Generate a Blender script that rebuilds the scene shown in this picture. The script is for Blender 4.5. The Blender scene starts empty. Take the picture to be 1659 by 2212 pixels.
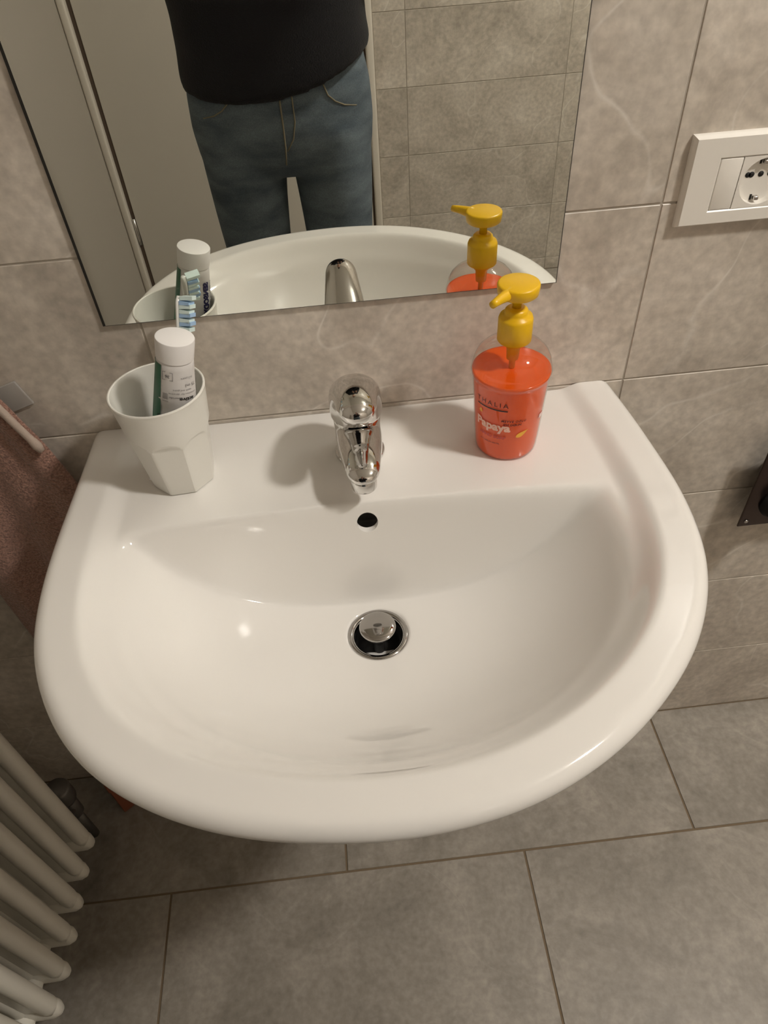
import bpy, bmesh, math, random
import numpy as np
from mathutils import Vector, Matrix, Quaternion

random.seed(7)
S = bpy.context.scene
COL = S.collection
PI = math.pi

# ------------------------------------------------------------------ camera
F_PX = 1540.05
CAM = Vector((0.0, -0.65893, 1.28735))
YAW, PITCH, ROLL = 0.0445875, 0.786432, -0.0742865
fw = Vector((math.sin(YAW)*math.cos(PITCH), math.cos(YAW)*math.cos(PITCH), -math.sin(PITCH)))
r0 = Vector((math.cos(YAW), -math.sin(YAW), 0))
u0 = r0.cross(fw)
RIGHT = math.cos(ROLL)*r0 + math.sin(ROLL)*u0
UP = -math.sin(ROLL)*r0 + math.cos(ROLL)*u0
cd = bpy.data.cameras.new('camera')
cam = bpy.data.objects.new('camera', cd); COL.objects.link(cam)
cd.sensor_fit = 'VERTICAL'; cd.sensor_height = 32.0; cd.sensor_width = 24.0
cd.lens = F_PX/2212*32.0
cd.clip_start = 0.005
cam.matrix_world = Matrix(((RIGHT.x, UP.x, -fw.x, CAM.x), (RIGHT.y, UP.y, -fw.y, CAM.y), (RIGHT.z, UP.z, -fw.z, CAM.z), (0, 0, 0, 1)))
S.camera = cam

# ------------------------------------------------------------------ world, light, exposure
W = bpy.data.worlds.new('world'); S.world = W; W.use_nodes = True
W.node_tree.nodes['Background'].inputs[0].default_value = (0.9, 0.85, 0.78, 1)
W.node_tree.nodes['Background'].inputs[1].default_value = 0.0
LAMP_POS = Vector((1.15, -0.72, 2.40))
LAMP_STRENGTH = 300.0
LAMP_COLOR = (1.0, 0.945, 0.87)
S.view_settings.view_transform = 'Standard'
S.view_settings.look = 'None'
S.view_settings.gamma = 1.0
S.view_settings.use_curve_mapping = False
S.view_settings.exposure = 0.0
S.cycles.max_bounces = 7
S.cycles.diffuse_bounces = 4
S.cycles.glossy_bounces = 5
S.cycles.transparent_max_bounces = 12
S.cycles.caustics_reflective = True
S.cycles.caustics_refractive = True
S.cycles.blur_glossy = 0.3
S.cycles.sample_clamp_indirect = 12.0
S.cycles.adaptive_threshold = 0.04
S.cycles.use_light_tree = False

# ------------------------------------------------------------------ material helpers
def new_mat(name):
    m = bpy.data.materials.new(name); m.use_nodes = True
    nt = m.node_tree
    return m, nt, nt.nodes['Principled BSDF']

def simple(name, col, rough=0.5, metal=0.0, spec=0.5, coat=0.0, bump=None, sheen=0.0, trans=0.0):
    m, nt, p = new_mat(name)
    p.inputs['Base Color'].default_value = (*col, 1)
    p.inputs['Roughness'].default_value = rough
    p.inputs['Metallic'].default_value = metal
    p.inputs['Specular IOR Level'].default_value = spec
    p.inputs['Coat Weight'].default_value = coat
    p.inputs['Sheen Weight'].default_value = sheen
    p.inputs['Transmission Weight'].default_value = trans
    if bump:
        tc = nt.nodes.new('ShaderNodeTexCoord')
        n = nt.nodes.new('ShaderNodeTexNoise'); n.inputs['Scale'].default_value = bump[0]; n.inputs['Detail'].default_value = 4
        b = nt.nodes.new('ShaderNodeBump'); b.inputs['Strength'].default_value = bump[1]; b.inputs['Distance'].default_value = bump[2]
        nt.links.new(tc.outputs['Object'], n.inputs['Vector'])
        nt.links.new(n.outputs['Fac'], b.inputs['Height']); nt.links.new(b.outputs['Normal'], p.inputs['Normal'])
    return m

def stone(name, c_dark, c_mid, c_light, rough=0.38, vein=0.5, scale=1.0):
    """mottled grey-beige stone-look porcelain with pale veins; each tile reads its own patch"""
    m, nt, p = new_mat(name)
    N, L = nt.nodes, nt.links
    tc = N.new('ShaderNodeTexCoord'); oi = N.new('ShaderNodeObjectInfo')
    mul = N.new('ShaderNodeVectorMath'); mul.operation = 'MULTIPLY_ADD'
    comb = N.new('ShaderNodeCombineXYZ')
    for k, f in enumerate((37.0, 61.0, 23.0)):
        mm = N.new('ShaderNodeMath'); mm.operation = 'MULTIPLY'; mm.inputs[1].default_value = f
        L.new(oi.outputs['Random'], mm.inputs[0]); L.new(mm.outputs[0], comb.inputs[k])
    add = N.new('ShaderNodeVectorMath'); add.operation = 'ADD'
    L.new(tc.outputs['Object'], add.inputs[0]); L.new(comb.outputs[0], add.inputs[1])
    n1 = N.new('ShaderNodeTexNoise'); n1.inputs['Scale'].default_value = 7*scale; n1.inputs['Detail'].default_value = 6; n1.inputs['Roughness'].default_value = 0.66; n1.inputs['Distortion'].default_value = 0.6
    L.new(add.outputs[0], n1.inputs['Vector'])
    cr = N.new('ShaderNodeValToRGB')
    e = cr.color_ramp.elements
    e[0].position = 0.30; e[0].color = (*c_dark, 1)
    e[1].position = 0.72; e[1].color = (*c_light, 1)
    x = cr.color_ramp.elements.new(0.5); x.color = (*c_mid, 1)
    L.new(n1.outputs['Fac'], cr.inputs[0])
    # fine mottling
    n2 = N.new('ShaderNodeTexNoise'); n2.inputs['Scale'].default_value = 95*scale; n2.inputs['Detail'].default_value = 3
    L.new(add.outputs[0], n2.inputs['Vector'])
    mr = N.new('ShaderNodeMapRange'); mr.inputs[1].default_value = 0.3; mr.inputs[2].default_value = 0.7; mr.inputs[3].default_value = 0.85; mr.inputs[4].default_value = 1.13
    L.new(n2.outputs['Fac'], mr.inputs[0])
    mx = N.new('ShaderNodeMix'); mx.data_type = 'RGBA'; mx.blend_type = 'MULTIPLY'; mx.inputs[0].default_value = 1.0
    L.new(cr.outputs[0], mx.inputs[6]); L.new(mr.outputs[0], mx.inputs[7])
    # veins: thin line where a stretched noise crosses its mid value
    rt = N.new('ShaderNodeMapping'); rt.inputs['Rotation'].default_value = (0.0, 0.85, 0.7)
    L.new(add.outputs[0], rt.inputs[0])
    mp = N.new('ShaderNodeMapping'); mp.inputs['Scale'].default_value = (0.9, 4.0, 4.0)
    L.new(rt.outputs[0], mp.inputs[0])
    n3 = N.new('ShaderNodeTexNoise'); n3.inputs['Scale'].default_value = 1.5*scale; n3.inputs['Detail'].default_value = 2.5; n3.inputs['Roughness'].default_value = 0.4; n3.inputs['Distortion'].default_value = 0.12
    L.new(mp.outputs[0], n3.inputs['Vector'])
    sb = N.new('ShaderNodeMath'); sb.operation = 'SUBTRACT'; sb.inputs[1].default_value = 0.5; L.new(n3.outputs['Fac'], sb.inputs[0])
    ab = N.new('ShaderNodeMath'); ab.operation = 'ABSOLUTE'; L.new(sb.outputs[0], ab.inputs[0])
    vr = N.new('ShaderNodeMapRange'); vr.inputs[1].default_value = 0.0; vr.inputs[2].default_value = 0.007; vr.inputs[3].default_value = vein; vr.inputs[4].default_value = 0.0
    L.new(ab.outputs[0], vr.inputs[0])
    msk = N.new('ShaderNodeMapRange'); msk.inputs[1].default_value = 0.38; msk.inputs[2].default_value = 0.56
    L.new(n1.outputs['Fac'], msk.inputs[0])
    vm = N.new('ShaderNodeMath'); vm.operation = 'MULTIPLY'; L.new(vr.outputs[0], vm.inputs[0]); L.new(msk.outputs[0], vm.inputs[1])
    mv = N.new('ShaderNodeMix'); mv.data_type = 'RGBA'
    mv.inputs[7].default_value = (min(0.86, c_light[0]*1.3), min(0.82, c_light[1]*1.3), min(0.77, c_light[2]*1.3), 1)
    L.new(vm.outputs[0], mv.inputs[0]); L.new(mx.outputs[2], mv.inputs[6])
    # slight tint from tile to tile
    tr = N.new('ShaderNodeMapRange'); tr.inputs[3].default_value = 0.95; tr.inputs[4].default_value = 1.05
    L.new(oi.outputs['Random'], tr.inputs[0])
    mt = N.new('ShaderNodeMix'); mt.data_type = 'RGBA'; mt.blend_type = 'MULTIPLY'; mt.inputs[0].default_value = 1.0
    L.new(mv.outputs[2], mt.inputs[6]); L.new(tr.outputs[0], mt.inputs[7])
    L.new(mt.outputs[2], p.inputs['Base Color'])
    p.inputs['Roughness'].default_value = rough
    b = N.new('ShaderNodeBump'); b.inputs['Strength'].default_value = 0.08; b.inputs['Distance'].default_value = 0.002
    L.new(n2.outputs['Fac'], b.inputs['Height']); L.new(b.outputs['Normal'], p.inputs['Normal'])
    return m

M = {}
M['wall_tile'] = stone('wall_tile_stone', (0.43, 0.382, 0.325), (0.585, 0.527, 0.455), (0.72, 0.66, 0.585), 0.34, 0.5)
M['floor_tile'] = stone('floor_tile_stone', (0.210, 0.188, 0.157), (0.288, 0.260, 0.222), (0.39, 0.355, 0.308), 0.45, 0.18)
M['wall_grout'] = simple('wall_grout', (0.45, 0.405, 0.345), 0.9, bump=(300, 0.3, 0.001))
M['floor_grout'] = simple('floor_grout', (0.19, 0.140, 0.088), 0.9, bump=(300, 0.3, 0.001))
M['paint'] = simple('wall_paint', (0.46, 0.42, 0.365), 0.6)
M['ceiling'] = simple('ceiling_paint', (0.80, 0.78, 0.74), 0.8)
M['ceramic'] = simple('glazed_ceramic', (0.82, 0.80, 0.765), 0.07, coat=0.3)
M['chrome'] = simple('chrome', (0.70, 0.69, 0.675), 0.035, metal=1.0)
M['chrome_dull'] = simple('drain_chrome', (0.46, 0.445, 0.43), 0.06, metal=1.0)
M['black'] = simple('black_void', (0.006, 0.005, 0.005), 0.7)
M['white_plastic'] = simple('white_plastic', (0.82, 0.79, 0.73), 0.35)
M['cup_plastic'] = simple('white_melamine', (0.76, 0.745, 0.69), 0.30)
M['cap_plastic'] = simple('cap_plastic', (0.82, 0.80, 0.79), 0.38)
M['tube_white'] = simple('tube_laminate', (0.70, 0.68, 0.67), 0.3)
M['tube_green'] = simple('tube_green', (0.012, 0.13, 0.065), 0.35)
M['ink_navy'] = simple('ink_navy', (0.02, 0.018, 0.09), 0.5)
M['ink_grey'] = simple('ink_grey', (0.17, 0.16, 0.16), 0.5)
M['ink_black'] = simple('ink_black', (0.012, 0.01, 0.01), 0.5)
M['ink_dark_red'] = simple('ink_dark_red', (0.06, 0.005, 0.004), 0.5)
M['ink_white'] = simple('ink_white', (0.95, 0.58, 0.46), 0.5)
M['ink_pink'] = simple('ink_pink', (0.62, 0.09, 0.06), 0.5)
M['ink_yellow'] = simple('ink_yellow', (0.90, 0.45, 0.04), 0.5)
M['ink_label'] = simple('ink_label', (0.80, 0.62, 0.58), 0.5)
M['pump'] = simple('yellow_plastic', (0.84, 0.50, 0.006), 0.33)
M['bristle_blue'] = simple('bristle_blue', (0.36, 0.54, 0.78), 0.5)
M['bristle_pale'] = simple('bristle_pale', (0.68, 0.82, 0.80), 0.5)
M['brush_white'] = simple('brush_plastic', (0.74, 0.75, 0.72), 0.25)
M['radiator'] = simple('radiator_enamel', (0.78, 0.75, 0.67), 0.35)
M['towel_hem'] = simple('towel_hem', (0.45, 0.36, 0.30), 0.9, bump=(900, 0.5, 0.001))
M['door'] = simple('door_laminate', (0.64, 0.60, 0.53), 0.45)
M['door_trim'] = simple('door_trim', (0.78, 0.73, 0.65), 0.4)
M['door_gap'] = simple('door_seal', (0.10, 0.07, 0.05), 0.7)
M['dark_metal'] = simple('dark_bronze_metal', (0.085, 0.062, 0.055), 0.24, metal=0.85)
M['valve'] = simple('valve_metal', (0.16, 0.15, 0.14), 0.4, metal=0.6)
M['steel'] = simple('steel', (0.6, 0.58, 0.56), 0.25, metal=1.0)
M['brown_card'] = simple('brown_card', (0.24, 0.075, 0.035), 0.85, bump=(120, 0.3, 0.001))
M['sweater'] = simple('black_knit', (0.006, 0.0055, 0.008), 0.95, bump=(420, 0.6, 0.003), sheen=0.05)
M['skin'] = simple('skin', (0.55, 0.33, 0.24), 0.5)
M['hair'] = simple('hair', (0.05, 0.03, 0.02), 0.6, bump=(200, 0.6, 0.004))
M['shoe'] = simple('shoe_leather', (0.03, 0.03, 0.035), 0.5)
M['sole'] = simple('shoe_sole', (0.6, 0.58, 0.54), 0.6)
M['phone'] = simple('phone_case', (0.02, 0.02, 0.024), 0.3)
M['stitch'] = simple('jeans_stitch', (0.22, 0.19, 0.13), 0.8)
M['mirror_edge'] = simple('mirror_edge', (0.012, 0.012, 0.011), 0.3)

def towel_mat():
    m, nt, p = new_mat('towel_terry')
    N, L = nt.nodes, nt.links
    tc = N.new('ShaderNodeTexCoord')
    n = N.new('ShaderNodeTexNoise'); n.inputs['Scale'].default_value = 420; n.inputs['Detail'].default_value = 3
    L.new(tc.outputs['Object'], n.inputs['Vector'])
    cr = N.new('ShaderNodeValToRGB'); cr.color_ramp.elements[0].position = 0.35; cr.color_ramp.elements[0].color = (0.21, 0.110, 0.080, 1)
    cr.color_ramp.elements[1].position = 0.68; cr.color_ramp.elements[1].color = (0.43, 0.24, 0.18, 1)
    L.new(n.outputs['Fac'], cr.inputs[0]); L.new(cr.outputs[0], p.inputs['Base Color'])
    b = N.new('ShaderNodeBump'); b.inputs['Strength'].default_value = 0.9; b.inputs['Distance'].default_value = 0.003
    L.new(n.outputs['Fac'], b.inputs['Height']); L.new(b.outputs['Normal'], p.inputs['Normal'])
    p.inputs['Roughness'].default_value = 1.0; p.inputs['Sheen Weight'].default_value = 0.3
    return m
M['towel'] = towel_mat()

def denim_mat():
    m, nt, p = new_mat('blue_denim')
    N, L = nt.nodes, nt.links
    tc = N.new('ShaderNodeTexCoord')
    n = N.new('ShaderNodeTexNoise'); n.inputs['Scale'].default_value = 9; n.inputs['Detail'].default_value = 6
    n2 = N.new('ShaderNodeTexNoise'); n2.inputs['Scale'].default_value = 500; n2.inputs['Detail'].default_value = 2
    mp = N.new('ShaderNodeMapping'); mp.inputs['Scale'].default_value = (1, 1, 3)
    L.new(tc.outputs['Object'], mp.inputs[0]); L.new(mp.outputs[0], n.inputs['Vector']); L.new(tc.outputs['Object'], n2.inputs['Vector'])
    cr = N.new('ShaderNodeValToRGB'); cr.color_ramp.elements[0].position = 0.32; cr.color_ramp.elements[0].color = (0.070, 0.092, 0.115, 1)
    cr.color_ramp.elements[1].position = 0.70; cr.color_ramp.elements[1].color = (0.160, 0.200, 0.232, 1)
    L.new(n.outputs['Fac'], cr.inputs[0])
    mr = N.new('ShaderNodeMapRange'); mr.inputs[1].default_value = 0.3; mr.inputs[2].default_value = 0.7; mr.inputs[3].default_value = 0.8; mr.inputs[4].default_value = 1.2
    L.new(n2.outputs['Fac'], mr.inputs[0])
    mx = N.new('ShaderNodeMix'); mx.data_type = 'RGBA'; mx.blend_type = 'MULTIPLY'; mx.inputs[0].default_value = 1.0
    L.new(cr.outputs[0], mx.inputs[6]); L.new(mr.outputs[0], mx.inputs[7]); L.new(mx.outputs[2], p.inputs['Base Color'])
    b = N.new('ShaderNodeBump'); b.inputs['Strength'].default_value = 0.5; b.inputs['Distance'].default_value = 0.006
    L.new(n.outputs['Fac'], b.inputs['Height']); L.new(b.outputs['Normal'], p.inputs['Normal'])
    p.inputs['Roughness'].default_value = 0.95
    return m
M['denim'] = denim_mat()

def clear_plastic(name, tint=(0.97, 0.95, 0.92), rough=0.03, body=0.008):
    """thin clear plastic: mostly transparent, glossy by fresnel"""
    m = bpy.data.materials.new(name); m.use_nodes = True
    nt = m.node_tree; N, L = nt.nodes, nt.links
    N.remove(N['Principled BSDF'])
    out = N['Material Output']
    tr = N.new('ShaderNodeBsdfTransparent'); tr.inputs[0].default_value = (*tint, 1)
    gl = N.new('ShaderNodeBsdfGlossy'); gl.inputs['Roughness'].default_value = rough
    lw = N.new('ShaderNodeLayerWeight'); lw.inputs['Blend'].default_value = 0.5
    pw = N.new('ShaderNodeMath'); pw.operation = 'POWER'; pw.inputs[1].default_value = 4.0; L.new(lw.outputs['Facing'], pw.inputs[0])
    fr = N.new('ShaderNodeMath'); fr.operation = 'MULTIPLY_ADD'; fr.inputs[1].default_value = 0.75; fr.inputs[2].default_value = 0.055; L.new(pw.outputs[0], fr.inputs[0])
    df = N.new('ShaderNodeBsdfDiffuse'); df.inputs[0].default_value = (0.8, 0.78, 0.75, 1)
    m0 = N.new('ShaderNodeMixShader'); m0.inputs[0].default_value = body
    L.new(tr.outputs[0], m0.inputs[1]); L.new(df.outputs[0], m0.inputs[2])
    m1 = N.new('ShaderNodeMixShader')
    L.new(fr.outputs[0], m1.inputs[0]); L.new(m0.outputs[0], m1.inputs[1]); L.new(gl.outputs[0], m1.inputs[2])
    L.new(m1.outputs[0], out.inputs[0])
    return m
M['clear'] = clear_plastic('clear_bottle_plastic')
M['acrylic'] = clear_plastic('clear_acrylic', (0.9, 0.88, 0.85), 0.08, 0.35)

def liquid_mat():
    m = bpy.data.materials.new('orange_soap'); m.use_nodes = True
    nt = m.node_tree; N, L = nt.nodes, nt.links
    p = N['Principled BSDF']; out = N['Material Output']
    p.inputs['Base Color'].default_value = (1.0, 0.145, 0.008, 1)
    p.inputs['Roughness'].default_value = 0.15
    t = N.new('ShaderNodeBsdfTranslucent'); t.inputs[0].default_value = (1.0, 0.30, 0.03, 1)
    mx = N.new('ShaderNodeMixShader'); mx.inputs[0].default_value = 0.3
    L.new(p.outputs[0], mx.inputs[1]); L.new(t.outputs[0], mx.inputs[2]); L.new(mx.outputs[0], out.inputs[0])
    return m
M['liquid'] = liquid_mat()

def mirror_mat():
    m, nt, p = new_mat('silvered_glass')
    p.inputs['Base Color'].default_value = (0.86, 0.88, 0.83, 1)
    p.inputs['Metallic'].default_value = 1.0; p.inputs['Roughness'].default_value = 0.0
    return m
M['mirror'] = mirror_mat()

def emit_mat(name, col, strength):
    m = bpy.data.materials.new(name); m.use_nodes = True
    nt = m.node_tree; N, L = nt.nodes, nt.links
    N.remove(N['Principled BSDF'])
    e = N.new('ShaderNodeEmission'); e.inputs[0].default_value = (*col, 1); e.inputs[1].default_value = strength
    L.new(e.outputs[0], N['Material Output'].inputs[0])
    return m
M['lamp'] = emit_mat('lamp_glow', LAMP_COLOR, LAMP_STRENGTH)

# ------------------------------------------------------------------ object helpers
def link(o, parent=None):
    COL.objects.link(o)
    if parent is not None:
        o.parent = parent
    return o

def obj(name, data, mat, parent=None, smooth=True, loc=None):
    if isinstance(data, bmesh.types.BMesh):
        me = bpy.data.meshes.new(name); data.to_mesh(me); data.free()
    else:
        me = data
    if mat is not None:
        me.materials.clear(); me.materials.append(mat)
    if smooth:
        for p in me.polygons: p.use_smooth = True
    o = bpy.data.objects.new(name, me)
    if loc is not None: o.location = loc
    return link(o, parent)

def empty(name, loc=(0, 0, 0), rot=(0, 0, 0)):
    o = bpy.data.objects.new(name, None); o.empty_display_size = 0.02
    o.location = loc; o.rotation_euler = rot
    return link(o)

def tag(o, label=None, cat=None, group=None, kind=None):
    if label: o['label'] = label
    if cat: o['category'] = cat
    if group: o['group'] = group
    if kind: o['kind'] = kind
    return o

def bake(o):
    """apply the modifiers of o in place"""
    bpy.context.view_layer.update()
    dg = bpy.context.evaluated_depsgraph_get()
    me = bpy.data.meshes.new_from_object(o.evaluated_get(dg))
    o.modifiers.clear()
    old = o.data; o.data = me
    bpy.data.meshes.remove(old)
    return o

def smooth_angle(o, deg=35):
    me = o.data
    bm = bmesh.new(); bm.from_mesh(me)
    for e in bm.edges:
        e.smooth = not (len(e.link_faces) == 2 and e.calc_face_angle(0) > math.radians(deg))
    for f in bm.faces: f.smooth = True
    bm.to_mesh(me); bm.free()
    return o

def box_bm(x0, x1, y0, y1, z0, z1, bev=0.0, seg=2, bm=None):
    b = bmesh.new()
    v = [b.verts.new(c) for c in ((x0,y0,z0),(x1,y0,z0),(x1,y1,z0),(x0,y1,z0),(x0,y0,z1),(x1,y0,z1),(x1,y1,z1),(x0,y1,z1))]
    for f in ((3,2,1,0),(4,5,6,7),(0,1,5,4),(1,2,6,5),(2,3,7,6),(3,0,4,7)):
        b.faces.new([v[i] for i in f])
    if bev > 0:
        bmesh.ops.bevel(b, geom=list(b.edges), offset=bev, segments=seg, affect='EDGES', profile=0.5)
    if bm is None: return b
    me = bpy.data.meshes.new('t'); b.to_mesh(me); b.free(); bm.from_mesh(me); bpy.data.meshes.remove(me)
    return bm

def rings_bm(rings, cap0=True, cap1=True, bm=None, closed=True):
    """loft through rings (lists of points of equal length)"""
    b = bm or bmesh.new()
    V = [[b.verts.new(p) for p in r] for r in rings]
    n = len(V[0])
    for a, c in zip(V[:-1], V[1:]):
        for i in range(n if closed else n-1):
            j = (i+1) % n
            b.faces.new((a[i], a[j], c[j], c[i]))
    if cap0: b.faces.new(list(reversed(V[0])))
    if cap1: b.faces.new(V[-1])
    return b

def lathe_bm(prof, n=48, cap0=True, cap1=True, c=(0, 0), bm=None):
    rings = [[(c[0]+r*math.cos(2*PI*i/n), c[1]+r*math.sin(2*PI*i/n), z) for i in range(n)] for r, z in prof]
    return rings_bm(rings, cap0, cap1, bm)

def frame_of(d):
    d = Vector(d).normalized()
    a = Vector((0, 0, 1)) if abs(d.z) < 0.9 else Vector((1, 0, 0))
    x = a.cross(d).normalized(); y = d.cross(x)
    return x, y

def tube_bm(pts, rad, n=12, bm=None, caps=True):
    """tube along a polyline; rad is a number or a list"""
    pts = [Vector(p) for p in pts]
    if not isinstance(rad, (list, tuple)): rad = [rad]*len(pts)
    rings = []
    x = None
    for i, p in enumerate(pts):
        d = (pts[min(i+1, len(pts)-1)] - pts[max(i-1, 0)]).normalized()
        if x is None: x, y = frame_of(d)
        else:
            x = (x - d*x.dot(d)).normalized(); y = d.cross(x)
        rings.append([p + rad[i]*(math.cos(2*PI*k/n)*x + math.sin(2*PI*k/n)*y) for k in range(n)])
    return rings_bm(rings, caps, caps, bm)

def cyl_between(a, b, r, n=24, bm=None, r2=None):
    return tube_bm([a, b], [r, r if r2 is None else r2], n, bm)

def fix_normals(bm):
    bmesh.ops.recalc_face_normals(bm, faces=list(bm.faces)); return bm

def catmull(pts, per=8):
    pts = [np.array(p, float) for p in pts]; out = []
    for i in range(len(pts)-1):
        p0 = pts[max(i-1, 0)]; p1 = pts[i]; p2 = pts[i+1]; p3 = pts[min(i+2, len(pts)-1)]
        for k in range(per):
            t = k/per
            out.append(0.5*((2*p1)+(-p0+p2)*t+(2*p0-5*p1+4*p2-p3)*t*t+(-p0+3*p1-3*p2+p3)*t**3))
    out.append(pts[-1])
    return out

def text_mesh(body, size, bold=0.0, align='CENTER', extrude=0.0, shear=0.0, spacing=1.0, xscale=1.0):
    cu = bpy.data.curves.new('txt', 'FONT'); cu.body = body; cu.size = size; cu.offset = bold
    cu.align_x = align; cu.align_y = 'CENTER'; cu.shear = shear; cu.space_character = spacing
    cu.resolution_u = 3
    o = bpy.data.objects.new('txt', cu); COL.objects.link(o)
    bpy.context.view_layer.update()
    dg = bpy.context.evaluated_depsgraph_get()
    me = bpy.data.meshes.new_from_object(o.evaluated_get(dg))
    bpy.data.objects.remove(o); bpy.data.curves.remove(cu)
    for v in me.vertices: v.co.x *= xscale
    return me

# ------------------------------------------------------------------ the room
X0, X1, Y1, ZC = -0.69, 2.60, -1.83, 2.45
wall_back = tag(obj('wall_back', box_bm(X0-0.1, X1+0.1, 0.0009, 0.10, -0.05, ZC), M['wall_grout'], smooth=False), kind='structure')
wall_front = tag(obj('wall_front', box_bm(X0-0.1, X1+0.1, Y1-0.10, Y1-0.0014, -0.05, ZC), M['wall_grout'], smooth=False), kind='structure')
wall_left = tag(obj('wall_left', box_bm(X0-0.1, X0, Y1-0.0014, 0.0014, -0.05, ZC), M['paint'], smooth=False), kind='structure')
wall_right = tag(obj('wall_right', box_bm(X1, X1+0.1, Y1-0.0014, 0.0014, -0.05, ZC), M['paint'], smooth=False), kind='structure')
floor = tag(obj('floor', box_bm(X0-0.1, X1+0.1, Y1-0.1, 0.1, -0.10, -0.0016), M['floor_grout'], smooth=False), kind='structure')
ceiling = tag(obj('ceiling', box_bm(X0-0.1, X1+0.1, Y1-0.1, 0.1, ZC, ZC+0.1), M['ceiling'], smooth=False), kind='structure')

_tile_cache = {}
def tile(parent, w, h, axis, loc, mat, gap=0.0021):
    """one tile as its own object; alike tiles share their mesh"""
    key = (round(w, 4), round(h, 4), axis, mat.name)
    me = _tile_cache.get(key)
    if me is None:
        a, b = w/2-gap/2, h/2-gap/2
        if axis == 'back': bm = box_bm(-a, a, 0, 0.0075, -b, b)
        elif axis == 'front': bm = box_bm(-a, a, -0.0075, 0, -b, b)
        else: bm = box_bm(-a, a, -b, b, -0.0095, 0)
        es = []
        for e in bm.edges:   # soften only the edges of the visible face
            def vis(v):
                return v.co.y < 1e-6 if axis == 'back' else (v.co.y > -1e-6 if axis == 'front' else v.co.z > -1e-6)
            if vis(e.verts[0]) and vis(e.verts[1]): es.append(e)
        bmesh.ops.bevel(bm, geom=es, offset=0.0005, segments=1, affect='EDGES')
        me = bpy.data.meshes.new('tile'); bm.to_mesh(me); bm.free(); me.materials.append(mat)
        _tile_cache[key] = me
    o = bpy.data.objects.new('tile', me); o.location = loc
    return link(o, parent)

xs = [X0, -0.2, 0.315, 0.83, 1.345, 1.86, 2.375, X1]
zs = [0.2*k for k in range(13)]+[ZC]
for a, b in zip(xs[:-1], xs[1:]):
    for c, d in zip(zs[:-1], zs[1:]):
        tile(wall_back, b-a, d-c, 'back', ((a+b)/2, 0, (c+d)/2), M['wall_tile'])
xs = [0.183, 0.279, 0.780, 1.295, 1.81, 2.325, X1]
zs = [0.0]+[0.045+0.2*k for k in range(12)]+[ZC]
for a, b in zip(xs[:-1], xs[1:]):
    for c, d in zip(zs[:-1], zs[1:]):
        tile(wall_front, b-a, d-c, 'front', ((a+b)/2, Y1, (c+d)/2), M['wall_tile'])
# wall above and beside the door
for c, d in ((2.145, 2.245), (2.245, ZC)):
    for a, b in ((X0, -0.2), (-0.2, 0.183)):
        tile(wall_front, b-a, d-c, 'front', ((a+b)/2, Y1, (c+d)/2), M['wall_tile'])
ys = [0.0, -0.226, -0.526, -0.826, -1.126, -1.426, -1.726, Y1]
for r, (a, b) in enumerate(zip(ys[:-1], ys[1:])):
    j0 = -0.089 if r % 2 == 0 else -0.387
    js = [X0]+[x for x in [j0+0.603*k for k in range(-2, 7)] if X0+0.02 < x < X1-0.02]+[X1]
    for c, d in zip(js[:-1], js[1:]):
        tile(floor, d-c, a-b, 'floor', ((c+d)/2, (a+b)/2, 0), M['floor_tile'], 0.0036)

# door on the facing wall, seen in the mirror
door = tag(obj('door_1', box_bm(-0.655, 0.150, Y1-0.030, Y1+0.004, 0.008, 2.08, 0.002), M['door'], smooth=False), kind='structure')
obj('door_seal', box_bm(-0.668, -0.6555, Y1-0.02, Y1+0.001, 0.0, 2.09), M['door_gap'], door, smooth=False)
obj('door_seal', box_bm(0.1505, 0.157, Y1-0.02, Y1+0.001, 0.0, 2.09), M['door_gap'], door, smooth=False)
def casing(x0, x1, z0, z1, d=0.020):
    return obj('door_frame', box_bm(x0, x1, Y1-0.02, Y1+d, z0, z1, 0.006, 3), M['door_trim'], door)
casing(-0.6895, -0.667, 0.0, 2.145, 0.028); casing(0.158, 0.182, 0.0, 2.145, 0.014); casing(-0.667, 0.158, 2.09, 2.145, 0.016)
for z in (0.28, 1.05, 1.82):
    obj('hinge', lathe_bm([(0.0055, z-0.045), (0.0055, z+0.045)], 12, c=(-0.661, Y1+0.006)), M['steel'], door)
h = obj('door_handle', tube_bm([(0.09, Y1+0.004, 1.05), (0.09, Y1+0.045, 1.05), (0.083, Y1+0.052, 1.05), (-0.03, Y1+0.052, 1.05)], 0.009, 14), M['steel'], door)
obj('handle_plate', box_bm(0.068, 0.112, Y1+0.004, Y1+0.012, 0.93, 1.12, 0.003), M['steel'], door)

# ------------------------------------------------------------------ ceiling lamp
lamp = tag(empty('ceiling_lamp', (LAMP_POS.x, LAMP_POS.y, ZC)), 'round opal ceiling lamp lighting the bathroom', 'lamp')
obj('lamp_base', lathe_bm([(0.10, 0.0), (0.10, -0.022), (0.094, -0.026)], 48), M['white_plastic'], lamp)
prof = [(0.094*math.cos(a), -0.026-0.055*math.sin(a)) for a in [PI/2*k/8 for k in range(8)]]+[(0.002, -0.081)]
obj('lamp_diffuser', lathe_bm(prof, 32), M['lamp'], lamp)

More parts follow.
